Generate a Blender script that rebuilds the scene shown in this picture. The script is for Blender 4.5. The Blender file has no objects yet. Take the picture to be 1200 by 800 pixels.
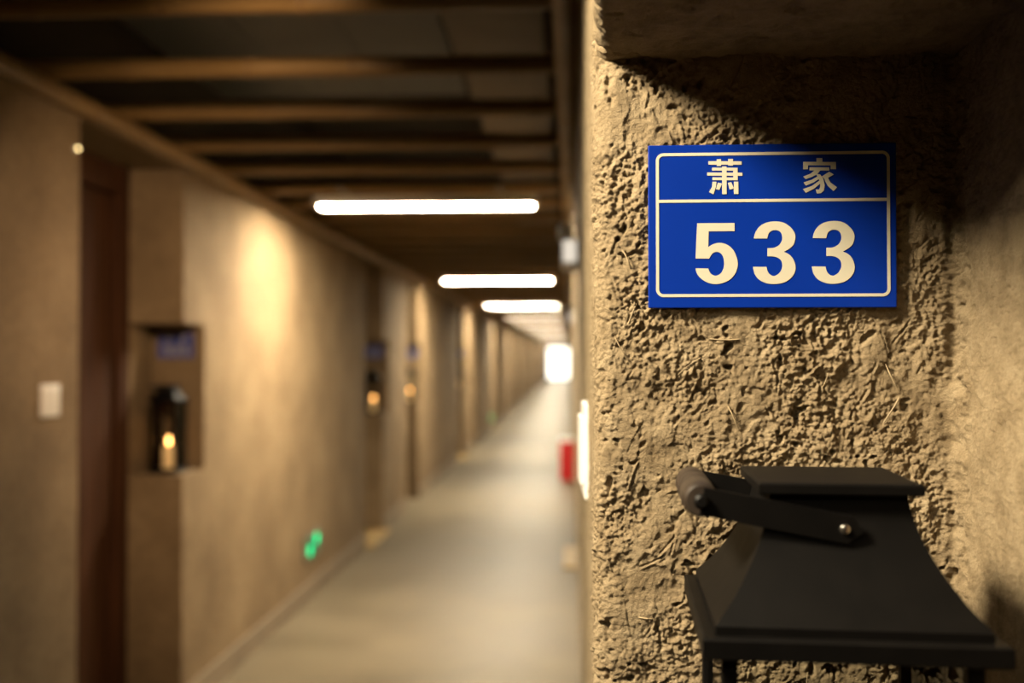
import bpy, bmesh, math, random
import numpy as np
from mathutils import Vector, Matrix
from mathutils.geometry import tessellate_polygon

# ------------------------------------------------------------------ camera, world, exposure
scn = bpy.context.scene
col = scn.collection
CAM_Z = 1.49
FPX = 35.0 / 36.0 * 1200.0
YAW = math.atan(68.0 / FPX)
PITCH = math.atan(18.0 / FPX)
cam_d = bpy.data.cameras.new('camera')
cam = bpy.data.objects.new('camera', cam_d)
col.objects.link(cam)
cam.location = (0, 0, CAM_Z)
cam.rotation_euler = (math.pi / 2 + PITCH, 0, YAW)
cam_d.sensor_width = 36.0
cam_d.lens = 35.0
cam_d.clip_start = 0.02
cam_d.clip_end = 300
cam_d.dof.use_dof = True
cam_d.dof.focus_distance = 0.69
cam_d.dof.aperture_fstop = 3.7
scn.camera = cam

world = bpy.data.worlds.new('World')
scn.world = world
world.use_nodes = True
bg = world.node_tree.nodes['Background']
bg.inputs[0].default_value = (1.0, 0.94, 0.82, 1)
bg.inputs[1].default_value = 4.0

LAMP_STRENGTH = 385.0
LAMP_COLOR = (1.0, 0.85, 0.61, 1)
ADDED_NICHE_SPOT_W = 325.0
ADDED_DOOR_SPOT_W = 260.0

vs = scn.view_settings
vs.view_transform = 'Standard'
vs.look = 'None'
vs.exposure = 0.0
vs.gamma = 1.0
vs.use_curve_mapping = False
scn.cycles.use_denoising = True
scn.cycles.max_bounces = 8
scn.cycles.diffuse_bounces = 3
scn.cycles.sample_clamp_indirect = 8.0

rng = random.Random(7)

# ------------------------------------------------------------------ materials
def new_mat(name):
    m = bpy.data.materials.new(name)
    m.use_nodes = True
    nt = m.node_tree
    return m, nt, nt.nodes['Principled BSDF']

def simple(name, color, rough=0.5, metal=0.0, noise=0.0, nscale=20.0, bump=0.0, spec=0.5):
    m, nt, b = new_mat(name)
    b.inputs['Roughness'].default_value = rough
    b.inputs['Metallic'].default_value = metal
    b.inputs['Specular IOR Level'].default_value = spec
    b.inputs['Base Color'].default_value = (*color, 1)
    if noise or bump:
        tc = nt.nodes.new('ShaderNodeTexCoord')
        n = nt.nodes.new('ShaderNodeTexNoise')
        n.inputs['Scale'].default_value = nscale
        n.inputs['Detail'].default_value = 6
        nt.links.new(tc.outputs['Object'], n.inputs['Vector'])
        if noise:
            r = nt.nodes.new('ShaderNodeValToRGB')
            r.color_ramp.elements[0].position = 0.3
            r.color_ramp.elements[1].position = 0.7
            r.color_ramp.elements[0].color = (*[c * (1 - noise) for c in color], 1)
            r.color_ramp.elements[1].color = (*[min(1, c * (1 + noise)) for c in color], 1)
            nt.links.new(n.outputs['Fac'], r.inputs['Fac'])
            nt.links.new(r.outputs['Color'], b.inputs['Base Color'])
        if bump:
            bp = nt.nodes.new('ShaderNodeBump')
            bp.inputs['Strength'].default_value = bump
            bp.inputs['Distance'].default_value = 0.01
            nt.links.new(n.outputs['Fac'], bp.inputs['Height'])
            nt.links.new(bp.outputs['Normal'], b.inputs['Normal'])
    return m

def plaster(name, c_dark, c_mid, c_light, scale, bump_fine, bump_dist, fine_scale):
    m, nt, b = new_mat(name)
    b.inputs['Roughness'].default_value = 0.92
    b.inputs['Specular IOR Level'].default_value = 0.25
    tc = nt.nodes.new('ShaderNodeTexCoord')
    n1 = nt.nodes.new('ShaderNodeTexNoise')
    n1.inputs['Scale'].default_value = scale
    n1.inputs['Detail'].default_value = 8
    n1.inputs['Roughness'].default_value = 0.62
    nt.links.new(tc.outputs['Object'], n1.inputs['Vector'])
    r = nt.nodes.new('ShaderNodeValToRGB')
    e = r.color_ramp.elements
    e[0].position = 0.28; e[0].color = (*c_dark, 1)
    e[1].position = 0.74; e[1].color = (*c_light, 1)
    mid = e.new(0.5); mid.color = (*c_mid, 1)
    nt.links.new(n1.outputs['Fac'], r.inputs['Fac'])
    n2 = nt.nodes.new('ShaderNodeTexNoise')
    n2.inputs['Scale'].default_value = fine_scale
    n2.inputs['Detail'].default_value = 5
    n2.inputs['Roughness'].default_value = 0.7
    nt.links.new(tc.outputs['Object'], n2.inputs['Vector'])
    mx = nt.nodes.new('ShaderNodeMix')
    mx.data_type = 'RGBA'; mx.blend_type = 'OVERLAY'
    mx.inputs['Factor'].default_value = 0.45
    nt.links.new(r.outputs['Color'], mx.inputs['A'])
    nt.links.new(n2.outputs['Fac'], mx.inputs['B'])
    nt.links.new(mx.outputs['Result'], b.inputs['Base Color'])
    bp = nt.nodes.new('ShaderNodeBump')
    bp.inputs['Strength'].default_value = bump_fine
    bp.inputs['Distance'].default_value = bump_dist
    nt.links.new(n2.outputs['Fac'], bp.inputs['Height'])
    nt.links.new(bp.outputs['Normal'], b.inputs['Normal'])
    return m

M = {}
M['niche'] = plaster('mud_plaster_rough', (.155, .110, .058), (.245, .183, .105), (.315, .245, .148), 45, 1.0, .0022, 850)
M['wall'] = plaster('mud_plaster', (.115, .077, .040), (.165, .114, .062), (.215, .153, .087), 2.6, .5, .012, 38)
M['base'] = simple('grey_render', (.17, .13, .085), .75, noise=.15, nscale=4)
M['black_iron'] = simple('black_iron', (.0022, .0018, .0015), .5, .0, noise=.25, nscale=60, bump=.03, spec=.12)
M['grip'] = simple('dark_wood_grip', (.022, .015, .010), .45, noise=.45, nscale=90)
M['screw'] = simple('steel_screw', (.6, .57, .52), .25, 1.0)
M['blue'] = simple('blue_enamel', (.001, .019, .21), .35, noise=.06, nscale=12, spec=.2)
M['cream'] = simple('cream_reflective_print', (.43, .40, .31), .55)
M['white'] = simple('white_plastic', (.60, .58, .54), .4)
M['white2'] = simple('white_plastic_rocker', (.55, .53, .49), .35)
M['red'] = simple('red_enamel', (.42, .008, .010), .4)
M['brass'] = simple('yellow_strip', (.26, .16, .035), .5)
M['dark_void'] = simple('dark_paint', (.020, .016, .012), .9, noise=.2, nscale=3)
M['duct'] = simple('galvanised_duct', (.075, .078, .085), .6, .0, noise=.12, nscale=3)
M['tray'] = simple('brown_tray', (.11, .085, .06), .6, noise=.15, nscale=4)
M['pipe'] = simple('pipe_grey', (.16, .14, .12), .5)
M['wax'] = simple('candle_wax', (.82, .66, .38), .5)
_b = M['wax'].node_tree.nodes['Principled BSDF']
_b.inputs['Emission Color'].default_value = (1, .42, .12, 1); _b.inputs['Emission Strength'].default_value = .16  # faint emission stands in for flame light glowing through the wax
M['housing'] = simple('white_batten', (.55, .52, .46), .5)
M['wire'] = simple('dark_wick', (.02, .015, .01), .8)
M['straw'] = simple('straw', (.24, .18, .10), .8, noise=.35, nscale=80)
M['floor_alum'] = simple('door_aluminium', (.35, .33, .30), .4, .6)

def wood(name, c0, c1, axis='Z', rough=.5):
    m, nt, b = new_mat(name)
    tc = nt.nodes.new('ShaderNodeTexCoord')
    mp = nt.nodes.new('ShaderNodeMapping')
    s = {'X': (2, 30, 30), 'Y': (30, 2, 30), 'Z': (30, 30, 2)}[axis]
    mp.inputs['Scale'].default_value = s
    n = nt.nodes.new('ShaderNodeTexNoise')
    n.inputs['Scale'].default_value = 1.2
    n.inputs['Detail'].default_value = 6
    r = nt.nodes.new('ShaderNodeValToRGB')
    r.color_ramp.elements[0].position = .3; r.color_ramp.elements[0].color = (*c0, 1)
    r.color_ramp.elements[1].position = .7; r.color_ramp.elements[1].color = (*c1, 1)
    nt.links.new(tc.outputs['Object'], mp.inputs['Vector'])
    nt.links.new(mp.outputs['Vector'], n.inputs['Vector'])
    nt.links.new(n.outputs['Fac'], r.inputs['Fac'])
    nt.links.new(r.outputs['Color'], b.inputs['Base Color'])
    b.inputs['Roughness'].default_value = rough
    return m
M['door'] = wood('dark_door_wood', (.026, .010, .004), (.055, .021, .008), 'Z', .75)
M['door'].node_tree.nodes['Principled BSDF'].inputs['Specular IOR Level'].default_value = .1
M['bamboo'] = wood('bamboo_skin', (.125, .070, .020), (.21, .125, .042), 'X', .5)
M['bamboo_node'] = simple('bamboo_node', (.13, .070, .028), .6)

def emit(name, color, strength):
    m = bpy.data.materials.new(name)
    m.use_nodes = True
    nt = m.node_tree
    nt.nodes.clear()
    o = nt.nodes.new('ShaderNodeOutputMaterial')
    e = nt.nodes.new('ShaderNodeEmission')
    e.inputs[0].default_value = color
    e.inputs[1].default_value = strength
    nt.links.new(e.outputs[0], o.inputs[0])
    return m
M['tube'] = emit('diffuser_glow', LAMP_COLOR, LAMP_STRENGTH)
M['tube_dim'] = emit('diffuser_glow_dim', LAMP_COLOR, LAMP_STRENGTH * .115)
M['flame'] = emit('flame_glow', (1.0, .45, .12, 1), 17.0)
M['green'] = emit('green_led', (.0, 1.0, .33, 1), 2.2)
M['lamp_on'] = emit('emergency_lens', (1, .88, .72, 1), .85)
M['led'] = emit('indicator_glow', (1.0, .72, .30, 1), 9.0)

def glass(name):
    m = bpy.data.materials.new(name)
    m.use_nodes = True
    nt = m.node_tree
    nt.nodes.clear()
    o = nt.nodes.new('ShaderNodeOutputMaterial')
    t = nt.nodes.new('ShaderNodeBsdfTransparent')
    t.inputs[0].default_value = (.97, .975, .965, 1)
    g = nt.nodes.new('ShaderNodeBsdfGlossy')
    g.inputs['Roughness'].default_value = .03
    fr = nt.nodes.new('ShaderNodeFresnel')
    fr.inputs[0].default_value = 1.45
    mx = nt.nodes.new('ShaderNodeMixShader')
    nt.links.new(fr.outputs[0], mx.inputs[0])
    nt.links.new(t.outputs[0], mx.inputs[1])
    nt.links.new(g.outputs[0], mx.inputs[2])
    nt.links.new(mx.outputs[0], o.inputs[0])
    return m
M['glass'] = glass('clear_glass')

def floor_mat():
    m, nt, b = new_mat('polished_concrete')
    tc = nt.nodes.new('ShaderNodeTexCoord')
    n = nt.nodes.new('ShaderNodeTexNoise')
    n.inputs['Scale'].default_value = 1.6
    n.inputs['Detail'].default_value = 7
    n.inputs['Roughness'].default_value = .6
    nt.links.new(tc.outputs['Object'], n.inputs['Vector'])
    r = nt.nodes.new('ShaderNodeValToRGB')
    r.color_ramp.elements[0].position = .3; r.color_ramp.elements[0].color = (.088, .071, .046, 1)
    r.color_ramp.elements[1].position = .72; r.color_ramp.elements[1].color = (.138, .113, .075, 1)
    nt.links.new(n.outputs['Fac'], r.inputs['Fac'])
    nt.links.new(r.outputs['Color'], b.inputs['Base Color'])
    mr = nt.nodes.new('ShaderNodeMapRange')
    b.inputs['Specular IOR Level'].default_value = .10
    mr.inputs['To Min'].default_value = .34
    mr.inputs['To Max'].default_value = .52
    nt.links.new(n.outputs['Fac'], mr.inputs['Value'])
    nt.links.new(mr.outputs[0], b.inputs['Roughness'])
    return m
M['floor'] = floor_mat()

# ------------------------------------------------------------------ mesh helpers
class MB:
    def __init__(s):
        s.v = []; s.f = []
    def add(s, vs_, fs_):
        o = len(s.v)
        s.v += [tuple(p) for p in vs_]
        s.f += [tuple(i + o for i in q) for q in fs_]
        return s
    def box(s, x0, x1, y0, y1, z0, z1):
        p = [(x0, y0, z0), (x1, y0, z0), (x1, y1, z0), (x0, y1, z0), (x0, y0, z1), (x1, y0, z1), (x1, y1, z1), (x0, y1, z1)]
        return s.add(p, [(3, 2, 1, 0), (4, 5, 6, 7), (0, 1, 5, 4), (1, 2, 6, 5), (2, 3, 7, 6), (3, 0, 4, 7)])
    def bbox(s, x0, x1, y0, y1, z0, z1, b=.002):
        bm = bmesh.new()
        bmesh.ops.create_cube(bm, size=1)
        for v in bm.verts:
            v.co = ((x0 + x1) / 2 + v.co.x * (x1 - x0), (y0 + y1) / 2 + v.co.y * (y1 - y0), (z0 + z1) / 2 + v.co.z * (z1 - z0))
        bmesh.ops.bevel(bm, geom=bm.edges[:], offset=b, segments=2, profile=.5, affect='EDGES')
        bm.verts.index_update()
        s.add([v.co[:] for v in bm.verts], [[v.index for v in f.verts] for f in bm.faces])
        bm.free()
        return s
    def lathe(s, prof, n=20, M4=None, cap=True):
        """prof: list of (radius, z) along local z, optional matrix"""
        vv = []; ff = []
        for r, z in prof:
            for i in range(n):
                a = 2 * math.pi * i / n
                vv.append(Vector((r * math.cos(a), r * math.sin(a), z)))
        for k in range(len(prof) - 1):
            for i in range(n):
                j = (i + 1) % n
                ff.append((k * n + i, k * n + j, (k + 1) * n + j, (k + 1) * n + i))
        if cap:
            ff.append(tuple(range(n - 1, -1, -1)))
            ff.append(tuple((len(prof) - 1) * n + i for i in range(n)))
        if M4 is not None:
            vv = [M4 @ v for v in vv]
        return s.add(vv, ff)
    def sqloft(s, prof, cx=0, cy=0):
        """square rings (half, z) lofted with end caps"""
        vv = []; ff = []
        for h, z in prof:
            vv += [(cx - h, cy - h, z), (cx + h, cy - h, z), (cx + h, cy + h, z), (cx - h, cy + h, z)]
        for k in range(len(prof) - 1):
            for i in range(4):
                j = (i + 1) % 4
                ff.append((k * 4 + i, k * 4 + j, k * 4 + 4 + j, k * 4 + 4 + i))
        ff.append((3, 2, 1, 0))
        m = (len(prof) - 1) * 4
        ff.append((m, m + 1, m + 2, m + 3))
        return s.add(vv, ff)
    def build(s, name, mat, parent=None, loc=None, rot=None, smooth=False):
        me = bpy.data.meshes.new(name)
        me.from_pydata(s.v, [], s.f)
        me.validate()
        if smooth:
            me.polygons.foreach_set('use_smooth', [True] * len(me.polygons))
        me.materials.append(mat)
        o = bpy.data.objects.new(name, me)
        col.objects.link(o)
        if smooth:
            me.set_sharp_from_angle(angle=math.radians(38))
        if parent is not None:
            o.parent = parent
        if loc is not None:
            o.location = loc
        if rot is not None:
            o.rotation_euler = rot
        return o

def AX(axis, loc=(0, 0, 0)):
    T = Matrix.Translation(loc)
    if axis == 'X': return T @ Matrix.Rotation(math.pi / 2, 4, 'Y')
    if axis == 'Y': return T @ Matrix.Rotation(-math.pi / 2, 4, 'X')
    return T

def empty(name, loc, rz=0, scale=1.0):
    o = bpy.data.objects.new(name, None)
    o.empty_display_size = .05
    col.objects.link(o)
    o.location = loc
    o.rotation_euler = (0, 0, rz)
    o.scale = (scale,) * 3
    return o

def tag(o, label, cat, group=None):
    o['label'] = label
    o['category'] = cat
    if group: o['group'] = group
    return o

def struct(o):
    o['kind'] = 'structure'
    return o

def copy_tree(o, parent=None):
    c = o.copy()
    col.objects.link(c)
    if parent is not None:
        c.parent = parent
    for ch in list(o.children):
        copy_tree(ch, c)
    return c

# ------------------------------------------------------------------ numpy noise
def gnoise(x, y, seed):
    r = np.random.RandomState(seed)
    perm = r.permutation(512)
    perm = np.concatenate([perm, perm])
    ang = r.rand(1024) * 2 * np.pi
    gx, gy = np.cos(ang), np.sin(ang)
    xi = np.floor(x).astype(int); yi = np.floor(y).astype(int)
    xf = x - xi; yf = y - yi
    u = xf ** 3 * (xf * (xf * 6 - 15) + 10); v = yf ** 3 * (yf * (yf * 6 - 15) + 10)
    def h(i, j): return perm[(perm[i & 511] + j) & 511]
    def g(i, j, dx, dy):
        k = h(i, j); return gx[k] * dx + gy[k] * dy
    a = g(xi, yi, xf, yf); b = g(xi + 1, yi, xf - 1, yf)
    c = g(xi, yi + 1, xf, yf - 1); d = g(xi + 1, yi + 1, xf - 1, yf - 1)
    return ((a + u * (b - a)) + v * ((c + u * (d - c)) - (a + u * (b - a)))) * 1.5

# ------------------------------------------------------------------ layout of the corridor
XL, XR = -1.60, 0.022
Y0, YE = -6.0, 66.0
ZT = 2.30           # top of the mud walls
ZV = 3.05           # slab above the poles
PER = 6.54
ALC_D = .26         # depth of a door recess
NZ0, NZ1 = 1.00, 1.63   # lantern niche
NDEP = .24
alc_left = [(1.17, 1.91), (3.16, 4.04)]
k = 0
while 7.71 + PER * k < YE - 6:
    alc_left.append((7.71 + PER * k, 8.45 + PER * k))
    alc_left.append((9.70 + PER * k, 10.43 + PER * k))
    k += 1

def lean(mb, y0, y1):
    x0, x1, xo = .056, .018, .56
    p = [(x0, y0, 0), (xo, y0, 0), (xo, y1, 0), (x0, y1, 0), (x1, y0, ZT), (xo, y0, ZT), (xo, y1, ZT), (x1, y1, ZT)]
    mb.add(p, [(3, 2, 1, 0), (4, 5, 6, 7), (0, 1, 5, 4), (1, 2, 6, 5), (2, 3, 7, 6), (3, 0, 4, 7)])

def wall_block(mb, side, x_in, y0, y1, niche):
    xo = x_in + side * .52
    def bx(xa, xb, *r): mb.box(min(xa, xb), max(xa, xb), *r)
    if not niche:
        bx(x_in, xo, y0, y1, 0, ZT)
        return
    bx(x_in, xo, y0, y1, 0, NZ0)
    bx(x_in, xo, y0, y1, NZ1, ZT)
    bx(x_in, xo, y0 + NDEP, y1, NZ0, NZ1)
    bx(x_in + side * .235, xo, y0, y0 + NDEP, NZ0, NZ1)

def soft(o, amp=.012, cut=.14):
    """hand-made unevenness: subdivide and push vertices of a wall mesh"""
    bm = bmesh.new(); bm.from_mesh(o.data)
    bm.normal_update()
    bm.to_mesh(o.data); bm.free()

# left wall
mb = MB()
prev = Y0; first = True
for i, (a, b) in enumerate(alc_left):
    wall_block(mb, -1, XL, prev, a, niche=not first)
    mb.box(XL - .52, XL - ALC_D - .06, a, b, 0, ZT)          # behind the door
    mb.box(XL - ALC_D - .06, XL, a, b, 2.27, ZT)              # soffit of the recess
    prev = b; first = False
wall_block(mb, -1, XL, prev, YE, niche=True)
wl = struct(mb.build('wall_left', M['wall']))

# right wall: door recess beside the camera, detailed niche pier, then plain wall with recesses
alc_right = [(-.45, .44)] + [(7.0 + PER * j, 7.75 + PER * j) for j in range(9)] 
alc_right = [r for r in alc_right if r[1] < YE - 4]
mb = MB()
mb.box(XR, XR + .52, Y0, -.45, 0, ZT)
mb.box(XR + .34, XR + .52, -.45, .44, 0, ZT)
mb.box(.02, XR + .34, -.45, .44, 2.27, ZT)
FZ0, FZ1 = .98, 1.70
mb.box(.022, .60, .445, .72, 0, FZ0)                          # ledge under the niche
mb.box(.285, .60, .445, .72, FZ0, FZ1)                        # behind the niche side
mb.box(.030, .60, .452, .80, FZ1 + .012, ZT)                  # block above the niche
mb.box(.030, .60, .725, 1.62, 0, ZT)
prev = 1.62
for (a, b) in alc_right[1:]:
    lean(mb, prev, a)
    mb.box(XR + .32, XR + .52, a, b, 0, ZT)
    mb.box(XR, XR + .32, a, b, 2.27, ZT)
    prev = b
lean(mb, prev, YE)
wr = struct(mb.build('wall_right', M['niche']))

# floor, slab, upper walls, ends
struct(MB().box(XL - .6, XR + .6, Y0, YE + 3, -.12, 0).build('floor', M['floor']))
struct(MB().box(XL - .6, XR + .6, Y0, YE, ZV, ZV + .15).build('ceiling', M['dark_void']))
struct(MB().box(XL - .52, XL - .16, Y0, YE, ZT, ZV).build('wall_left_upper', M['dark_void']))
struct(MB().box(XR + .10, XR + .52, Y0, YE, ZT, ZV).build('wall_right_upper', M['dark_void']))
struct(MB().box(XL - .6, XR + .6, Y0 - .15, Y0, 0, ZV).build('wall_back', M['wall']))
mb = MB()
mb.box(XL - .6, XL + .10, YE, YE + .2, 0, ZV + .15)
mb.box(XR - .06, XR + .6, YE, YE + .2, 0, ZV + .15)
mb.box(XL + .10, XR - .06, YE, YE + .2, 2.15, ZV + .15)
struct(mb.build('wall_end', M['wall']))
# glazed door at the far end
dr = empty('door_1', (0, YE + .06, 0)); struct(dr)
xa, xb = XL + .10, XR - .06
MB().box(xa, xa + .05, 0, .06, 0, 2.15).build('frame', M['floor_alum'], dr)
MB().box(xb - .05, xb, 0, .06, 0, 2.15).build('frame', M['floor_alum'], dr)
MB().box(xa + .05, xb - .05, 0, .06, 2.09, 2.15).build('frame', M['floor_alum'], dr)
MB().box((xa + xb) / 2 + .17, (xa + xb) / 2 + .25, 0, .06, 0, 2.09).build('mullion', M['floor_alum'], dr)
MB().box(xa + .05, (xa + xb) / 2 + .17, .025, .033, 0, 2.09).build('pane', M['glass'], dr)
MB().box((xa + xb) / 2 + .25, xb - .05, .025, .033, 0, 2.09).build('pane', M['glass'], dr)

# baseboard along the left wall
mb = MB()
prev = Y0
for (a, b) in alc_left + [(YE, YE)]:
    mb.box(XL - .002, XL + .012, prev, a, 0, .115)
    prev = b
struct(mb.build('baseboard_left', M['base']))
mb = MB()
prev = 1.62
for (a, b) in alc_right[1:] + [(YE, YE)]:
    mb.box(.046, .062, prev, a, 0, .115)
    prev = b
struct(mb.build('baseboard_right', M['base']))

# ------------------------------------------------------------------ rough plaster of the foreground niche
def niche_skin():
    # plan path, corridor wall -> corner -> back wall -> inner corner -> side wall
    def line(p, q, step):
        L = math.dist(p, q); n = max(1, int(L / step))
        return [(p[0] + (q[0] - p[0]) * t / n, p[1] + (q[1] - p[1]) * t / n) for t in range(n)]
    def bez(p, c, q, n):
        return [((1 - t) ** 2 * p[0] + 2 * t * (1 - t) * c[0] + t * t * q[0], (1 - t) ** 2 * p[1] + 2 * t * (1 - t) * c[1] + t * t * q[1]) for t in [i / n for i in range(n)]]
    P = []
    P += line((.0188, 1.64), (.0186, 1.25), .005)
    P += line((.0186, 1.25), (.0184, .95), .003)
    P += line((.0184, .95), (.0180, .716), .0013)
    P += bez((.0180, .716), (.0178, .700), (.036, .700), 34)
    P += line((.036, .700), (.252, .700), .0007)
    P += bez((.252, .700), (.2625, .700), (.264, .688), 18)
    P += line((.264, .688), (.274, .435), .0011)
    P.append((.274, .435))
    P = np.array(P)
    d = np.gradient(P, axis=0)
    d /= np.linalg.norm(d, axis=1)[:, None]
    N = np.stack([-d[:, 1] * -1, d[:, 0] * -1], 1)      # right-hand side of travel
    N = np.stack([d[:, 1], -d[:, 0]], 1)
    S = np.concatenate([[0], np.cumsum(np.linalg.norm(np.diff(P, axis=0), axis=1))])
    Z = np.concatenate([np.arange(0.0, .97, .05), np.arange(.97, 1.235, .0022), np.arange(1.235, 1.722, .0007), np.arange(1.73, 2.301, .03)])
    s0 = S[np.argmin(np.abs(P[:, 0] - .036) + np.abs(P[:, 1] - .70))]      # start of the back wall
    SS, ZZ = np.meshgrid(S, Z, indexing='xy')
    px_, py_ = np.broadcast_to(P[:, 0], SS.shape), np.broadcast_to(P[:, 1], SS.shape)
    def n(sc, seed): return gnoise(SS / sc + 37.3, ZZ / sc + 11.7, seed)
    wx = n(.020, 21) * .003; wz = n(.020, 22) * .003
    def nw(sc, seed, ax=1.0): return gnoise((SS + wx) / sc + 5.1, (ZZ + wz) / (sc * ax) + 3.3, seed)
    rough = np.clip(.85 + 1.3 * n(.06, 3), .30, 1.9)
    h = .0016 * n(.07, 1) + .0011 * nw(.026, 2)
    def lump(sc, seed): return np.abs(nw(sc, seed)) - .3          # rounded crumbs with creases between
    h += rough * (.0011 * lump(.013, 4) + .0010 * nw(.0085, 61) + .0010 * nw(.0056, 5) + .0010 * n(.0037, 6) + .0009 * n(.0025, 7) + .0006 * n(.0017, 62))
    # flakes: terraces between smeared layers of mud
    t = nw(.034, 8, .75) + .45 * nw(.009, 9) + .2 * nw(.004, 60)
    h += .0009 * np.tanh(t * 6) * np.clip(.35 + n(.08, 10), 0, 1)
    t2 = nw(.020, 28, 1.3) + .45 * nw(.006, 29)
    h += .0008 * np.tanh((t2 - .18) * 9) * np.clip(.5 + n(.05, 30), 0, 1)
    # pits
    p = nw(.012, 11) + .6 * nw(.005, 12)
    h -= .0044 * np.clip((p - .46) * 3.4, 0, 1) * np.clip(.55 + 1.4 * n(.05, 13), 0, 1.2)
    # straw marks: short ridges with a groove beside them
    r = np.random.RandomState(5)
    marks = []
    fine = (ZZ > 1.2) & (ZZ < 1.73)
    for _ in range(150):
        cs = s0 + r.uniform(-.01, .215); cz = r.uniform(1.23, 1.70)
        a = r.normal(1.25, .75); L = r.uniform(.006, .022) * (1.8 if r.rand() < .12 else 1)
        marks.append((cs, cz, a, L, r.uniform(.00035, .0008), r.uniform(.0003, .0012) * (1 if r.rand() < .5 else -1.3)))
    for cs, cz, a, L, w, amp in marks:
        i0, i1 = np.searchsorted(S, [cs - L, cs + L]); j0, j1 = np.searchsorted(Z, [cz - L, cz + L])
        if i1 - i0 < 2 or j1 - j0 < 2: continue
        ds = SS[j0:j1, i0:i1] - cs; dz = ZZ[j0:j1, i0:i1] - cz
        u = ds * math.cos(a) + dz * math.sin(a); v = -ds * math.sin(a) + dz * math.cos(a) + .10 * u * u / L * (1 if amp > 0 else -1)
        prof = np.exp(-(v / w) ** 2) - .55 * np.exp(-((v + 2.1 * w) / (1.3 * w)) ** 2)
        h[j0:j1, i0:i1] += amp * prof * np.clip((L * .55 - np.abs(u)) / .002, 0, 1)
    # the side wall is smoother and sandy, the deep inner corner is ragged
    side = np.clip((s_in := (S - S[np.argmin(np.abs(P[:, 0] - .264) + np.abs(P[:, 1] - .688))])) / .02, 0, 1)[None, :]
    hs = .0030 * n(.09, 31) + .0014 * n(.03, 32) + .0007 * n(.007, 33) + .0006 * n(.0030, 34)
    h = h * (1 - side) + hs * side
    corner = np.exp(-(s_in / .012) ** 2)[None, :]
    h += corner * (.0034 * n(.020, 41) + .0024 * n(.008, 42))
    crack = np.exp(-((s_in + .010) / .0030) ** 2)[None, :]
    h -= crack * np.clip(.0042 + .0045 * n(.03, 43), 0, .008)
    # corridor side of the corner: brushed smoother
    cw = np.clip((s0 - .045 - S) / .05, 0, 1)[None, :]
    h = h * (1 - .55 * cw)
    h = np.where((px_ > .045) & (px_ < .233) & (py_ > .69) & (ZZ > 1.515) & (ZZ < 1.645), np.minimum(h, .0030), h)
    # below the lantern roof the trowelled mud is calmer
    h = h * np.clip(.45 + (ZZ - 1.17) / .065 * .55, .45, 1)
    X = px_ + N[:, 0][None, :] * h
    Y = py_ + N[:, 1][None, :] * h
    # niche walls lean a touch
    V = np.stack([X, Y, ZZ], -1).reshape(-1, 3)
    ni, nj = len(S), len(Z)
    idx = np.arange(ni * nj).reshape(nj, ni)
    F = np.stack([idx[:-1, :-1], idx[:-1, 1:], idx[1:, 1:], idx[1:, :-1]], -1).reshape(-1, 4)
    return V, F, marks, s0

def grid_obj(name, V, F, mat):
    me = bpy.data.meshes.new(name)
    me.vertices.add(len(V)); me.vertices.foreach_set('co', V.astype(np.float32).ravel())
    me.loops.add(len(F) * 4); me.loops.foreach_set('vertex_index', F.astype(np.int32).ravel())
    me.polygons.add(len(F))
    me.polygons.foreach_set('loop_start', np.arange(0, len(F) * 4, 4, dtype=np.int32))
    me.polygons.foreach_set('use_smooth', np.ones(len(F), dtype=bool))
    me.update(calc_edges=True)
    me.materials.append(mat)
    o = bpy.data.objects.new(name, me); col.objects.link(o)
    return o

V, F, marks, s_back = niche_skin()
wn = struct(grid_obj('wall_niche', V, F, M['niche']))

# underside of the block above the niche, wrapping up its corridor face
def niche_top():
    A = np.concatenate([np.arange(.29, .032, -.0014)])
    prof = [(x, 1.700) for x in A]
    for i in range(24):
        t = i / 24 * math.pi / 2
        prof.append((.032 - .014 * math.sin(t), 1.714 - .014 * math.cos(t)))
    prof += [(.018, z) for z in np.arange(1.714, 2.30, .004)]
    prof = np.array(prof)
    Yv = np.arange(.40, .80, .0014)
    d = np.gradient(prof, axis=0); d /= np.linalg.norm(d, axis=1)[:, None]
    N = np.stack([d[:, 1], -d[:, 0]], 1)
    N = -N
    S = np.concatenate([[0], np.cumsum(np.linalg.norm(np.diff(prof, axis=0), axis=1))])
    SS, YY = np.meshgrid(S, Yv, indexing='xy')
    def n(sc, seed): return gnoise(SS / sc + 3.7, YY / sc + 9.1, seed)
    h = .0030 * n(.06, 51) + .0016 * n(.022, 52) + .0009 * n(.009, 53) + .0005 * n(.004, 54)
    p = n(.02, 55) + .5 * n(.007, 56)
    h -= .003 * np.clip((p - .45) * 3, 0, 1)
    X = prof[:, 0][None, :] + N[:, 0][None, :] * h
    Zz = prof[:, 1][None, :] + N[:, 1][None, :] * h
    lean = np.clip((.70 - YY) * .055, -.004, .02)
    wrapm = np.clip((.12 - prof[:, 0]) / .09, 0, 1)[None, :]
    X = X - lean * wrapm
    V = np.stack([X, np.broadcast_to(YY, X.shape), Zz], -1).reshape(-1, 3)
    ni, nj = len(S), len(Yv)
    idx = np.arange(ni * nj).reshape(nj, ni)
    F = np.stack([idx[:-1, :-1], idx[:-1, 1:], idx[1:, 1:], idx[1:, :-1]], -1).reshape(-1, 4)
    return V, F
V, F = niche_top()
struct(grid_obj('wall_niche_top', V, F, M['niche']))

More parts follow.
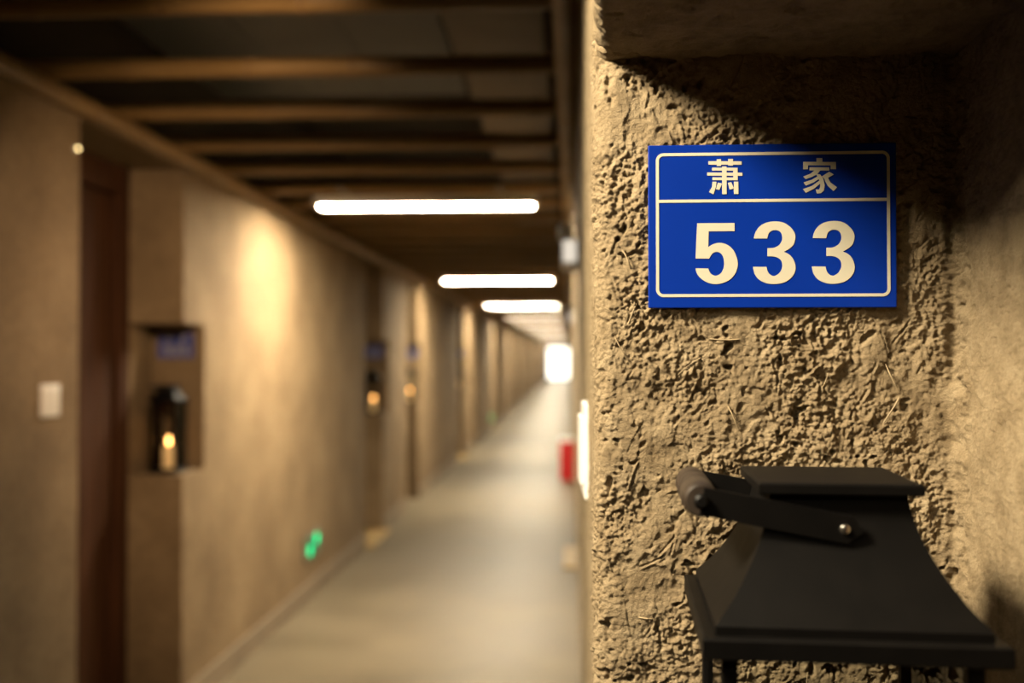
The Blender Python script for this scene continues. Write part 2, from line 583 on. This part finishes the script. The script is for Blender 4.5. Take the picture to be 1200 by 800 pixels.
# single straws showing in the plaster
rs = random.Random(3)
for i in range(34):
    cx = rs.uniform(.03, .25); cz = rs.uniform(1.25, 1.68)
    if .045 < cx < .235 and 1.505 < cz < 1.655: continue
    a = rs.gauss(1.3, .7); L = rs.uniform(.008, .026); r = rs.uniform(.00028, .0006)
    pts = []
    bend = rs.uniform(-.18, .18)
    for t in (-.5, -.17, .17, .5):
        u = t * L; w = bend * L * (t * t)
        pts.append(Vector((cx + u * math.cos(a) - w * math.sin(a), .6995 - rs.uniform(.0006, .0018) + (.0018 if abs(t) == .5 else 0), cz + u * math.sin(a) + w * math.cos(a))))
    mbs = MB(); vv = []; ff = []
    side_v = Vector((-math.sin(a), 0, math.cos(a)))
    for p_ in pts:
        for q in range(4):
            an = q * math.pi / 2
            vv.append(p_ + side_v * (r * math.cos(an)) + Vector((0, -1, 0)) * (r * math.sin(an)))
    for s_ in range(3):
        for q in range(4):
            ff.append((s_ * 4 + q, s_ * 4 + (q + 1) % 4, s_ * 4 + 4 + (q + 1) % 4, s_ * 4 + 4 + q))
    ff += [(3, 2, 1, 0), (12, 13, 14, 15)]
    mbs.add(vv, ff).build('straw', M['straw'], wn)

# ------------------------------------------------------------------ number plates
SW, SH = .169, .1132
def rect(x, y):
    yt = 173 - 5 * (x - 759) / 289.0
    hh = 189 + 3 * (x - 759) / 289.0
    return ((x - 759) / 289.0 * SW - SW / 2, SH / 2 - (y - yt) / hh * SH)
def crm(pts, n=5):
    out = []
    for i in range(len(pts) - 1):
        p0 = pts[max(i - 1, 0)]; p1 = pts[i]; p2 = pts[i + 1]; p3 = pts[min(i + 2, len(pts) - 1)]
        for k_ in range(n):
            t = k_ / n
            out.append(tuple(.5 * (2 * p1[c] + (p2[c] - p0[c]) * t + (2 * p0[c] - 5 * p1[c] + 4 * p2[c] - p3[c]) * t * t + (3 * p1[c] - p0[c] - 3 * p2[c] + p3[c]) * t ** 3) for c in (0, 1)))
    out.append(pts[-1])
    return out
def outline(segs):
    o = []
    for kind, pts in segs:
        q = crm(pts) if kind == 'S' else pts
        for p_ in q:
            if not o or math.dist(o[-1], p_) > 1e-6: o.append(p_)
    if math.dist(o[0], o[-1]) < 1e-6: o.pop()
    return o
FIVE = outline([('L', [(97, 112), (465, 108), (465, 187), (210, 190), (205, 345)]),
    ('S', [(205, 345), (255, 315), (325, 303), (400, 325), (460, 385), (495, 490), (480, 580), (430, 650), (360, 690), (280, 706), (200, 692), (130, 650), (92, 600), (78, 553)]),
    ('S', [(205, 553), (222, 595), (250, 617), (282, 624), (325, 603), (352, 560), (362, 500), (352, 440), (325, 403), (285, 391), (245, 408), (213, 457)]),
    ('L', [(80, 457)])])
THREE = outline([('S', [(107, 258), (125, 195), (165, 140), (230, 103), (320, 90), (400, 103), (465, 145), (505, 200), (513, 250), (495, 315), (455, 355), (400, 388)]),
    ('S', [(400, 388), (455, 415), (495, 465), (514, 535), (500, 600), (455, 655), (390, 690), (295, 703), (215, 690), (150, 655), (112, 600), (98, 535)]),
    ('S', [(230, 535), (242, 580), (268, 612), (305, 624), (350, 600), (377, 560), (386, 520), (375, 475), (340, 445), (295, 433), (240, 432)]),
    ('S', [(240, 352), (300, 348), (350, 325), (380, 285), (386, 245), (375, 205), (350, 182), (315, 175), (280, 183), (252, 210), (238, 258)])])
def R4(x0, y0, x1, y1): return [(x0, y0), (x1, y0), (x1, y1), (x0, y1)]
XIAO = [R4(132, 147, 650, 200), R4(263, 115, 328, 222), R4(440, 110, 515, 215), R4(190, 247, 585, 292), R4(112, 323, 662, 371), R4(195, 398, 585, 441),
    R4(520, 247, 588, 440), R4(345, 228, 415, 658),
    [(193, 466), (256, 466), (248, 545), (208, 660), (140, 626), (188, 545)], [(278, 478), (345, 492), (302, 592), (248, 580)],
    [(435, 482), (488, 470), (528, 568), (462, 588)], R4(528, 463, 598, 654)]
JIA = [R4(345, 90, 435, 152), R4(140, 150, 645, 202), R4(140, 150, 212, 265), R4(565, 150, 645, 260), R4(238, 235, 540, 282),
    [(318, 280), (405, 280), (350, 345), (270, 385), (178, 418), (140, 378), (250, 335)],
    [(340, 335), (400, 345), (448, 410), (470, 510), (457, 592), (410, 635), (350, 640), (333, 578), (385, 578), (404, 535), (398, 450), (360, 385)],
    [(378, 365), (398, 405), (300, 468), (180, 518), (146, 468), (270, 428)],
    [(395, 435), (410, 478), (300, 570), (180, 628), (133, 572), (270, 525)],
    [(540, 303), (612, 345), (480, 420), (425, 375)],
    [(462, 395), (520, 395), (560, 470), (660, 542), (605, 602), (520, 522), (480, 450)]]
def glyph(polys, ox, oy, sc, extra=0.0):
    return [[(lambda q: (q[0] + extra, q[1]))(rect(ox + x / sc, oy + y / sc)) for x, y in poly] for poly in polys]
def prism(polys, y0, y1):
    """flat polygons in x-z extruded between y0 (front) and y1"""
    m = MB()
    for i, poly in enumerate(polys):
        n_ = len(poly)
        tr = tessellate_polygon([[Vector((x, z, 0)) for x, z in poly]])
        vv = [(x, y0 - i * 4e-6, z) for x, z in poly] + [(x, y1, z) for x, z in poly]
        ff = []
        for t in tr:
            a, b, c = t
            ar = (poly[b][0] - poly[a][0]) * (poly[c][1] - poly[a][1]) - (poly[b][1] - poly[a][1]) * (poly[c][0] - poly[a][0])
            ff.append((a, b, c) if ar > 0 else (a, c, b))
        for j in range(n_):
            ff.append((j, (j + 1) % n_, n_ + (j + 1) % n_, n_ + j))
        m.add(vv, ff)
    return m
def rrect(x0, x1, z0, z1, r, n_=8):
    out = []
    for cx, cz, a0 in ((x1 - r, z1 - r, 0), (x0 + r, z1 - r, 90), (x0 + r, z0 + r, 180), (x1 - r, z0 + r, 270)):
        for i in range(n_ + 1):
            a = math.radians(a0 + 90 * i / n_)
            out.append((cx + r * math.cos(a), cz + r * math.sin(a)))
    return out
def ring(outer, inner, y0, y1):
    n_ = len(outer)
    vv = [(x, y0, z) for x, z in outer] + [(x, y0, z) for x, z in inner] + [(x, y1, z) for x, z in outer] + [(x, y1, z) for x, z in inner]
    ff = []
    for i in range(n_):
        j = (i + 1) % n_
        ff += [(i, n_ + i, n_ + j, j), (i, j, 2 * n_ + j, 2 * n_ + i), (n_ + i, 3 * n_ + i, 3 * n_ + j, n_ + j)]
    return MB().add(vv, ff)
PXM = SW / 289.0
def sign_parts(root):
    MB().bbox(-SW / 2, SW / 2, 0, .0022, -SH / 2, SH / 2, .0006).build('plate', M['blue'], root)
    u0, u1 = 9 * PXM - SW / 2, 281.5 * PXM - SW / 2
    z1, z0 = SH / 2 - 9.6 * PXM, SH / 2 - 180.6 * PXM
    w = 3.5 * PXM
    ring(rrect(u0, u1, z0, z1, 9 * PXM), rrect(u0 + w, u1 - w, z0 + w, z1 - w, 9 * PXM - w), -.0003, .0004).build('border', M['cream'], root)
    zd = SH / 2 - 66.8 * PXM
    prism([[(u0 + w * .5, zd - w / 2), (u1 - w * .5, zd - w / 2), (u1 - w * .5, zd + w / 2), (u0 + w * .5, zd + w / 2)]], -.00028, .0004).build('divider', M['cream'], root)
    prism(glyph(XIAO, 820, 180, 13.333), -.0003, .0004).build('character', M['cream'], root)
    prism(glyph(JIA, 930, 180, 13.333), -.0003, .0004).build('character', M['cream'], root)
    prism(glyph([FIVE], 805, 250, 8.42), -.0003, .0004).build('digit', M['cream'], root)
    prism(glyph([THREE], 870, 250, 8.42), -.0003, .0004).build('digit', M['cream'], root)
    prism(glyph([THREE], 870, 250, 8.42, 68.4 * PXM), -.0003, .0004).build('digit', M['cream'], root)
sign = empty('house_number_plate', (.1389, .6948, 1.5804))
sign_parts(sign)
tag(sign, 'sharp blue enamel house number plate reading 533 above the black lantern', 'sign')

def far_sign(x, y, z, label):
    c = copy_tree(sign)
    c.location = (x, y, z)
    c.scale = (.97,) * 3
    c['label'] = label
    return c

# ------------------------------------------------------------------ lanterns and candles
def lantern_parts(root):
    I = M['black_iron']
    # base
    MB().sqloft([(.074, 0), (.076, .002), (.076, .011), (.070, .018), (.070, .022)]).build('base', I, root)
    for sx in (-1, 1):
        for sy in (-1, 1):
            MB().bbox(sx * .062 - .0042, sx * .062 + .0042, sy * .062 - .0042, sy * .062 + .0042, .021, .359, .0008).build('post', I, root)
    for s_ in (-1, 1):
        MB().box(-.058, .058, s_ * .062 - .001, s_ * .062 + .001, .022, .356).build('pane', M['glass'], root)
        MB().box(s_ * .062 - .001, s_ * .062 + .001, -.058, .058, .022, .356).build('pane', M['glass'], root)
    # brim
    MB().sqloft([(.0755, .3565), (.0768, .3575), (.0768, .3665), (.0755, .3675)]).build('brim', I, root)
    # flared roof
    prof = [(.0685, .3670), (.0697, .3675), (.0697, .3720), (.0685, .3735)]
    pts = crm([(.0685, .3735), (.0600, .3830), (.0528, .3935), (.0465, .4045), (.0415, .4160), (.0382, .4265), (.0365, .4365)], 4)
    prof += pts[1:]
    rf = MB().sqloft(prof).build('roof', I, root, smooth=True)
    rf.data.set_sharp_from_angle(angle=math.radians(30))
    MB().sqloft([(.0425, .4362), (.0437, .4370), (.0437, .4415), (.0425, .4425)]).build('cap', I, root)
    # carrying handle tipped to one side
    for s_ in (-1, 1):
        h = MB()
        y = s_ * .0450
        a, b = Vector((-.0745, 0, .4325)), Vector((.004, 0, .4185))
        d = (b - a).normalized(); u = Vector((-d.z, 0, d.x)) * .0075
        vv = []
        for yy in (y - .0011, y + .0011):
            for p_ in (a - u, b - u, b + d * .007, b + u, a + u):
                vv.append((p_.x, yy, p_.z))
        ff = [(0, 1, 2, 3, 4), (9, 8, 7, 6, 5)] + [(i, i + 5, (i + 1) % 5 + 5, (i + 1) % 5) for i in range(5)]
        h.add(vv, ff)
        h.build('handle_strap', I, root)
    g = MB().lathe([(.0078, -.0435), (.0092, -.0415), (.0098, -.036), (.0101, -.012), (.0096, -.011), (.0096, -.008), (.0101, -.007), (.0101, .007), (.0096, .008), (.0096, .011), (.0101, .012), (.0098, .036), (.0092, .0415), (.0078, .0435)], 28, AX('Y', (-.0750, 0, .4325))).build('grip', M['grip'], root, smooth=True)
    for s_ in (-1, 1):
        MB().lathe([(.0042, 0), (.0042, .0022), (.0026, .0036)], 14, AX('Y', (-.0750, s_ * .0462 - (0 if s_ > 0 else 0), .4325)) @ (Matrix.Rotation(math.pi, 4, 'X') if s_ < 0 else Matrix())).build('bolt', I, g, smooth=True)
        MB().lathe([(.0026, 0), (.0026, .0012), (.0014, .0020)], 14, AX('Y', (.001, s_ * .0458, .4190)) @ (Matrix.Rotation(math.pi, 4, 'X') if s_ < 0 else Matrix())).build('rivet', M['screw'], root, smooth=True)
lan = empty('lantern', (.1462, .582, FZ0), math.radians(-3.0))
lantern_parts(lan)
lan.scale = (.982, .982, 1)
tag(lan, 'black iron candle lantern with flared roof below the plate reading 533', 'lantern')

def candle_parts(root):
    MB().lathe([(.028, 0), (.0285, .002), (.0285, .098), (.0265, .104), (.022, .103), (.012, .099), (.003, .098)], 28).build('wax', M['wax'], root, smooth=True)
    MB().lathe([(.0010, .097), (.0008, .112)], 8).build('wick', M['wire'], root)
    MB().lathe([(.001, .108), (.0065, .114), (.0085, .122), (.0070, .133), (.0035, .144), (.0006, .152)], 16).build('flame', M['flame'], root, smooth=True)
can = empty('candle', (.1462, .582, FZ0 + .0215), .3)
candle_parts(can)
tag(can, 'pillar candle inside the black lantern below the plate reading 533', 'candle')

# far lanterns stand in the niches of the left wall
spots = [(4.04, 'beside the dark brown door and the double light switch', 1.5385),
         (8.45, 'above the yellow threshold beyond the green exit lights', 1.535),
         (10.43, 'on the narrow pier between two far door recesses', 1.535),
         (14.99, 'in the far niche past the second ceiling strip light', 1.535)]
where = ['in the recess beside the dark brown door', 'in the niche at the yellow door sill', 'in the niche just before the second strip light', 'in the dim niche past the second strip light']
for (y, _, zs), wtxt in zip(spots, where):
    L_ = copy_tree(lan)
    L_.location = (-1.705, y + .112, NZ0); L_.rotation_euler = (0, 0, math.radians(rng.uniform(-6, 6))); L_.scale = (.84,) * 3
    L_['label'] = 'small black lantern with lit candle ' + wtxt
    C_ = copy_tree(can)
    C_.location = (-1.705, y + .112, NZ0 + .0215 * .84); C_.scale = (.9,) * 3
    C_['label'] = 'glowing pillar candle ' + wtxt
    far_sign(-1.728, y + NDEP - .0020, zs, 'blurred blue number plate ' + wtxt)

# ------------------------------------------------------------------ doors in the recesses
def door_tree(root, width):
    """door seen from +x, origin at its base, width along y"""
    D = M['door']
    fw = .09
    MB().bbox(-.04, .03, 0, fw, 0, 2.27, .004).build('jamb', D, root)
    MB().bbox(-.04, .03, width - fw, width, 0, 2.27, .004).build('jamb', D, root)
    MB().bbox(-.04, .03, fw, width - fw, 2.15, 2.27, .004).build('head', D, root)
    leaf = MB().box(-.045, -.01, fw, width - fw, .02, 2.15).build('leaf', D, root)
    n_ = 5
    pw = (width - 2 * fw) / n_
    for i in range(n_):
        MB().bbox(-.012, .004, fw + pw * i + .003, fw + pw * (i + 1) - .003, .03, 2.14, .003).build('plank', D, leaf)
    h = MB().bbox(.003, .011, fw + .04, fw + .085, .95, 1.17, .002)
    h.lathe([(.009, 0), (.009, .045)], 12, AX('X', (.011, fw + .062, 1.05)))
    h.bbox(.046, .06, fw + .05, fw + .17, 1.04, 1.06, .004)
    h.build('handle', M['screw'], leaf)
nd = 2
for i, (a, b) in enumerate(alc_left):
    d = empty('door_%d' % nd, (XL - ALC_D, a, 0)); struct(d)
    door_tree(d, b - a) if i < 6 else MB().bbox(-.045, .0, 0, b - a, 0, 2.27, .004).build('leaf', M['door'], d)
    nd += 1
for i, (a, b) in enumerate(alc_right):
    d = empty('door_%d' % nd, (XR + (.32 if i == 0 else .30), a, 0)); struct(d)
    MB().bbox(-.02, .045, 0, b - a, 0, 2.27, .004).build('leaf', M['door'], d)
    nd += 1
# yellow sills
for i, (a, b) in enumerate(alc_left):
    if i in (2, 4):
        t = MB().bbox(XL - .20, XL + .07, a, b, 0, .022, .004).build('door_sill', M['brass'])
        tag(t, ['yellow sill in the door recess beyond the green exit lights', 'yellow sill in the farther door recess past the second strip light'][i // 2 - 1], 'sill')
t = MB().bbox(XR - .07, XR + .20, 7.0, 7.75, 0, .022, .004).build('door_sill', M['brass'])
tag(t, 'yellow sill at the foot of the wall before the red extinguisher box', 'sill')

# ------------------------------------------------------------------ bamboo poles of the ceiling
PROF = {}
def thick(key, x, win=.006, ring=True):
    """largest radius of a pole within a short stretch around local x, node rings included"""
    prof, xs, r = PROF[key]
    best = 0
    for d in (-win, -win / 2, 0, win / 2, win):
        best = max(best, float(np.interp(x + d, [p[1] for p in prof], [p[0] for p in prof])))
    if ring and any(abs(x - n_) < win + .003 for n_ in xs): best = max(best, r * 1.085)
    return best
RAILS = (('l', XL + .012, 2.306, -3.9), ('r', -.010, 2.306, -3.0))      # side, x, z, first start
POLES = []
def bamboo(name, L, r, node_gap, seed, parts):
    """pole along local x centred on origin; returns object with swollen nodes"""
    q = random.Random(seed)
    xs = []
    x = -L / 2 + q.uniform(.05, node_gap)
    while x < L / 2 - .03:
        xs.append(x); x += node_gap * q.uniform(.85, 1.15)
    prof = [(r * .97, -L / 2)]
    for x in xs:
        prof += [(r * .985, x - .02), (r * 1.07, x - .004), (r * 1.02, x), (r * 1.07, x + .005), (r * .99, x + .025)]
    prof.append((r * .95, L / 2))
    PROF[name, seed] = (prof, xs, r)
    o = MB().lathe(prof, 14, AX('X')).build(name, M['bamboo'], smooth=True)
    if parts:
        for x in xs:
            MB().lathe([(r * 1.02, x - .004), (r * 1.085, x - .002), (r * 1.085, x + .002), (r * 1.02, x + .004)], 14, AX('X')).build('node_ring', M['bamboo_node'], o)
    return o
ln = bamboo('bamboo_rail', 4.002, .033, .36, 11, True)
CR = .031
ys = [2.42 + .537 * i for i in range(-5, 118)]
ys = [y for y in ys if y < YE - .2]
ys += [2.42 + .537 * i for i in (-6, -7, -8)]      # behind the camera, carrying the nearest strip light
protos = [bamboo('bamboo_pole', 1.98, CR, .34, s_, True) for s_ in (1, 2, 3)]
used = [False] * 3
for i, y in enumerate(ys):
    j = i % 3
    if not used[j]: o = protos[j]; used[j] = True
    else: o = copy_tree(protos[j]) if y < 12 else protos[j].copy()
    if o.name not in col.objects: col.objects.link(o)
    sc = .95 + .1 * rng.random()
    cx, cy = (XL + XR) / 2 - .02, y + rng.uniform(-.012, .012)
    rz = math.radians(.9 + rng.uniform(-.5, .5))
    # lay the pole down on both rails: centre height over each contact
    zc = []
    for _, rx, rz_, ys0 in RAILS:
        yc = cy + (rx - cx) * math.tan(rz)
        zc.append(rz_ + thick(('bamboo_rail', 11), (yc - ys0) % 4.0 - 2.0, .003, ys0 + (yc - ys0) // 4 * 4 < 10) + thick(('bamboo_pole', j + 1), rx - cx, .003, y < 12) * sc - .0018)
    slope = (zc[1] - zc[0]) / (RAILS[1][1] - RAILS[0][1])
    o.location = (cx, cy, zc[0] + slope * (cx - RAILS[0][1]))
    o.rotation_euler = (rng.uniform(0, 6.28), -math.atan(slope), rz)
    POLES.append((cx, cy, rz, o.location.z, slope, j + 1, sc))
    o.scale = (1, sc, sc)
    tag(o, 'golden brown bamboo pole laid across the corridor overhead', 'pole', 'bamboo poles across the corridor')
# poles along the wall tops
def pole_bottom(x, y, half):
    """lowest underside of the cross poles over a bar at x reaching y +- half"""
    lo = []
    for cx, cy, rz, z0, sl_, sd, sc in POLES:
        if abs(cy + (x - cx) * math.tan(rz) - y) < half - .004:
            lo.append(z0 + sl_ * (x - cx) - thick(('bamboo_pole', sd), x - cx, .012, cy < 12) * sc)
    return min(lo)
first = True
for side, x, z, y in RAILS:
    while y < YE - .3:
        if first: o = ln; first = False
        else: o = copy_tree(ln) if y < 10 else ln.copy()
        if o.name not in col.objects: col.objects.link(o)
        rl = min(4.0, YE - y)                     # the last rail of each side is cut to length
        o.location = (x, y + rl / 2, z)
        o.scale = (rl / 4.0, 1, 1)
        o.rotation_euler = (0, 0, math.pi / 2)
        tag(o, 'bamboo rail along the wall top above the lantern niches' if side == 'l' else 'bamboo rail along the wall top above the emergency lamps', 'pole', 'bamboo rails above the lantern niches' if side == 'l' else 'bamboo rails above the emergency lamps')
        y += 4.0

# services in the dark space above
t = empty('air_duct', (0, 0, 0))
for i, (a, b) in enumerate(((1.2, 2.9), (2.92, 4.75))):
    MB().bbox(-1.69, -.485, a, b, 2.75, 2.98, .006).build('duct_section', M['duct'], t)
MB().box(-1.70, -.475, 2.885, 2.935, 2.74, 2.99).build('flange', M['duct'], t)
for x in (-1.3, -.9):
    MB().box(x, x + .03, 1.2, 4.75, 2.743, 2.752).build('rib', M['duct'], t)
for y in (1.6, 3.9):
    MB().lathe([(.005, 2.97), (.005, 3.06)], 8, Matrix.Translation((-.6, y, 0))).build('hanger', M['pipe'], t)
tag(t, 'grey sheet metal air duct above the bamboo poles', 'duct')
t = empty('cable_tray', (0, 0, 0))
MB().box(-.42, -.09, .5, 60, 2.60, 2.612).build('tray', M['tray'], t)
MB().box(-.42, -.412, .5, 60, 2.612, 2.66).build('lip', M['tray'], t)
MB().box(-.098, -.09, .5, 60, 2.612, 2.66).build('lip', M['tray'], t)
for j in range(12):
    for x in (-.40, -.11):
        MB().lathe([(.005, 2.61), (.005, 3.06)], 8, Matrix.Translation((x, 1.0 + 5 * j, 0))).build('hanger', M['pipe'], t)
tag(t, 'brown cable tray running along above the bamboo poles', 'cable tray')

# ------------------------------------------------------------------ strip lights
TS = 5.17
def tube_light():
    r_ = empty('strip_light', (0, 0, 0))
    MB().bbox(-.58, .58, -.070, .070, .004, .046, .004).build('housing', M['housing'], r_)
    for s_ in (-1, 1):
        MB().bbox(min(s_ * .585, s_ * .562), max(s_ * .585, s_ * .562), -.070, .070, -.0048, .046, .0015).build('end_cap', M['housing'], r_)
        MB().bbox(s_ * .40 - .012, s_ * .40 + .012, -.30, .30, .045, .056, .002).build('mounting_bar', M['pipe'], r_)
    for s_ in (-1, 1):
        MB().box(-.58, .58, s_ * .066 - .004, s_ * .066 + .004, -.0048, .006).build('lip', M['pipe'], r_)
    MB().box(-.562, .562, -.062, .062, 0, .006).build('diffuser', M['tube'], r_)
    return r_
tl = tube_light()
for ch in tl.children:
    if ch.name.startswith('diffuser'): dim_d = ch
lab = {0: 'white strip light beside the nearest number plate niche', 1: 'first glowing strip light under the bamboo, beside the brightest wall patch',
       2: 'second glowing strip light along the corridor under the bamboo', 3: 'third glowing strip light along the corridor under the bamboo', 4: 'fourth glowing strip light along the corridor under the bamboo'}
for k in range(0, 13):
    o = tl if k == 0 else copy_tree(tl)
    ly = TS * k + (.02 if k else -.75)
    za, zb = pole_bottom(-1.155, ly, .30), pole_bottom(-.355, ly, .30)      # the two bars press up against the poles
    o.location = (-.755, ly, (za + zb) / 2 - .056 + .0012)
    o.rotation_euler = (0, -math.atan((zb - za) / .80), math.radians(.6))
    tag(o, lab.get(k, 'distant glowing strip light in the row before the bright end door'), 'light', 'ceiling strip lights')

dim_d.data = dim_d.data.copy(); dim_d.data.materials[0] = M['tube_dim']

# unseen spot lamps added under the poles to light the niche and door
def aimed(a, b):
    return (Vector(b) - Vector(a)).to_track_quat('Z', 'Y').to_matrix().to_4x4()
def added_spot(loc, target, watts, size, blend, soft_r, label, color=LAMP_COLOR[:3]):
    loc = (loc[0], loc[1], pole_bottom(loc[0], loc[1], .27) + .0012)
    sl = empty('added_spot', loc)
    src = Vector((0, 0, -.085)); wsrc = Vector(loc) + src
    A = aimed(wsrc, target)
    rotm = Matrix.Translation(src) @ A
    MB().lathe([(.020, 0), (.020, .018), (.010, .022), (.010, .050)], 16, Matrix.Translation((0, 0, -.060))).build('stem', M['black_iron'], sl, smooth=True)
    MB().bbox(-.05, .05, -.27, .27, -.012, 0, .002).build('mounting_bar', M['pipe'], sl)
    MB().lathe([(.030, -.10), (.062, -.085), (.066, .0), (.068, .02), (.060, .02), (.056, -.005)], 24, rotm, cap=False).build('shade', M['black_iron'], sl, smooth=True)
    MB().lathe([(.030, -.012), (.055, -.008)], 24, rotm).build('lens', M['wax'], sl)
    ld = bpy.data.lights.new('added_spot_light', 'SPOT')
    ld.energy = watts; ld.color = color; ld.spot_size = math.radians(size); ld.spot_blend = blend; ld.shadow_soft_size = soft_r
    lo = bpy.data.objects.new('added_spot_light', ld); col.objects.link(lo); lo.parent = sl
    lo.location = src + A.to_3x3() @ Vector((0, 0, .03))
    lo.rotation_euler = (Vector(target) - wsrc).to_track_quat('-Z', 'Y').to_euler()
    tag(sl, label, 'lamp')
added_spot((-.76, .25, 2.337), (.13, .80, 1.50), ADDED_NICHE_SPOT_W, 66, .6, .15, 'added unseen spot lamp under the poles aimed at the plate reading 533')
added_spot((-.36, 1.62, 2.337), (-1.64, 4.40, 1.20), ADDED_DOOR_SPOT_W, 62, 1.0, .06, 'added unseen spot lamp under the poles aimed at the dark brown door', (1.0, .69, .42))

# ------------------------------------------------------------------ fittings on the walls
def switch(loc, rz, label, w=.10, h=.098, t=.0095):
    r_ = empty('light_switch', loc, rz)
    MB().bbox(-w / 2, w / 2, -t, 0.006, -h / 2, h / 2, .002).build('plate', M['white'], r_)
    for s_ in (-1, 1):
        MB().bbox(s_ * w * .205 - w * .17, s_ * w * .205 + w * .17, -t - .004, -t + .002, -h * .36, h * .36, .0015).build('rocker', M['white2'], r_)
    tag(r_, label, 'switch')
    return r_
switch((XL, 2.975, 1.356), math.pi / 2, 'white double light switch on the wall before the dark door')
# plate on the corridor side of the niche pier (seen edge-on)
switch((.0212, 1.02, 1.397), -math.pi / 2 + math.radians(1.5), 'white wall switch around the corner of the niche pier', .086, .094, .0085)

def emergency(loc, label):
    r_ = empty('emergency_light', loc)
    MB().bbox(-.020, .030, -.13, .13, -.080, .0, .008).build('body', M['white'], r_)
    for y in (-.07, .07):
        hd = MB().lathe([(.010, -.02), (.024, -.012), (.026, .012), (.020, .020)], 18, AX('Y', (-.008, y, .034))).build('lamp_head', M['white2'], r_, smooth=True)
        MB().lathe([(.007, -.004), (.007, .016)], 10, Matrix.Translation((-.004, y, 0))).build('bracket', M['white'], hd)
    MB().bbox(-.016, .026, -.134, -.128, -.074, -.006, .002).build('lens', M['lamp_on'], r_)
    MB().box(.028, .045, -.05, .05, -.07, -.02).build('wall_mount', M['white'], r_)
    tag(r_, label, 'emergency light')
emergency((-.006, 3.25, 1.861), 'white twin head emergency lamp on the wall beside the first strip light')
emergency((.006, 8.5, 1.861), 'white twin head emergency lamp farther along, near the second strip light')

# green way-out lights low on the left wall
def exit_light(loc, label):
    r_ = empty('exit_indicator', loc)
    MB().bbox(-.004, .012, -.17, .17, -.075, .075, .003).build('plate', M['tray'], r_)
    MB().bbox(.010, .0145, -.155, .155, -.062, .062, .002).build('face', simple('dark_green_face', (.02, .10, .05), .4), r_)
    for y, z in ((-.075, -.022), (.080, .026)):
        MB().lathe([(.034, 0), (.034, .004), (.028, .006)], 16, AX('X', (.0135, y, z))).build('lamp', M['green'], r_)
    tag(r_, label, 'exit light')
exit_light((XL, 6.09, .33), 'pair of bright green exit lights low on the wall past the lantern niche')
exit_light((XL, 20.05, .26), 'tiny dim green exit light low on the wall far along the corridor')

# little bright indicator at the top of the recess edge
r_ = empty('indicator_lamp', (XL + .002, 3.125, 2.163))
MB().lathe([(.010, 0), (.010, .006), (.006, .008)], 16, AX('X')).build('bezel', M['white'], r_)
MB().lathe([(.0045, .007), (.0045, .011), (.002, .013)], 14, AX('X')).build('lens', M['led'], r_)
tag(r_, 'tiny glowing indicator lamp at the top edge of the door recess', 'lamp')

# red extinguisher box
r_ = empty('extinguisher_box', (-.0335, 12.05, 0))
MB().bbox(-.085, .080, -.02, .33, 0, .47, .006).build('body', M['red'], r_)
MB().bbox(-.088, .083, -.024, .334, .47, .495, .004).build('lid', M['white'], r_)
MB().bbox(-.091, -.083, .01, .30, .04, .44, .003).build('door', M['red'], r_)
MB().bbox(-.098, -.089, .13, .18, .24, .26, .002).build('latch', M['screw'], r_)
tag(r_, 'red fire extinguisher box with white lid on the floor by the wall', 'extinguisher box')
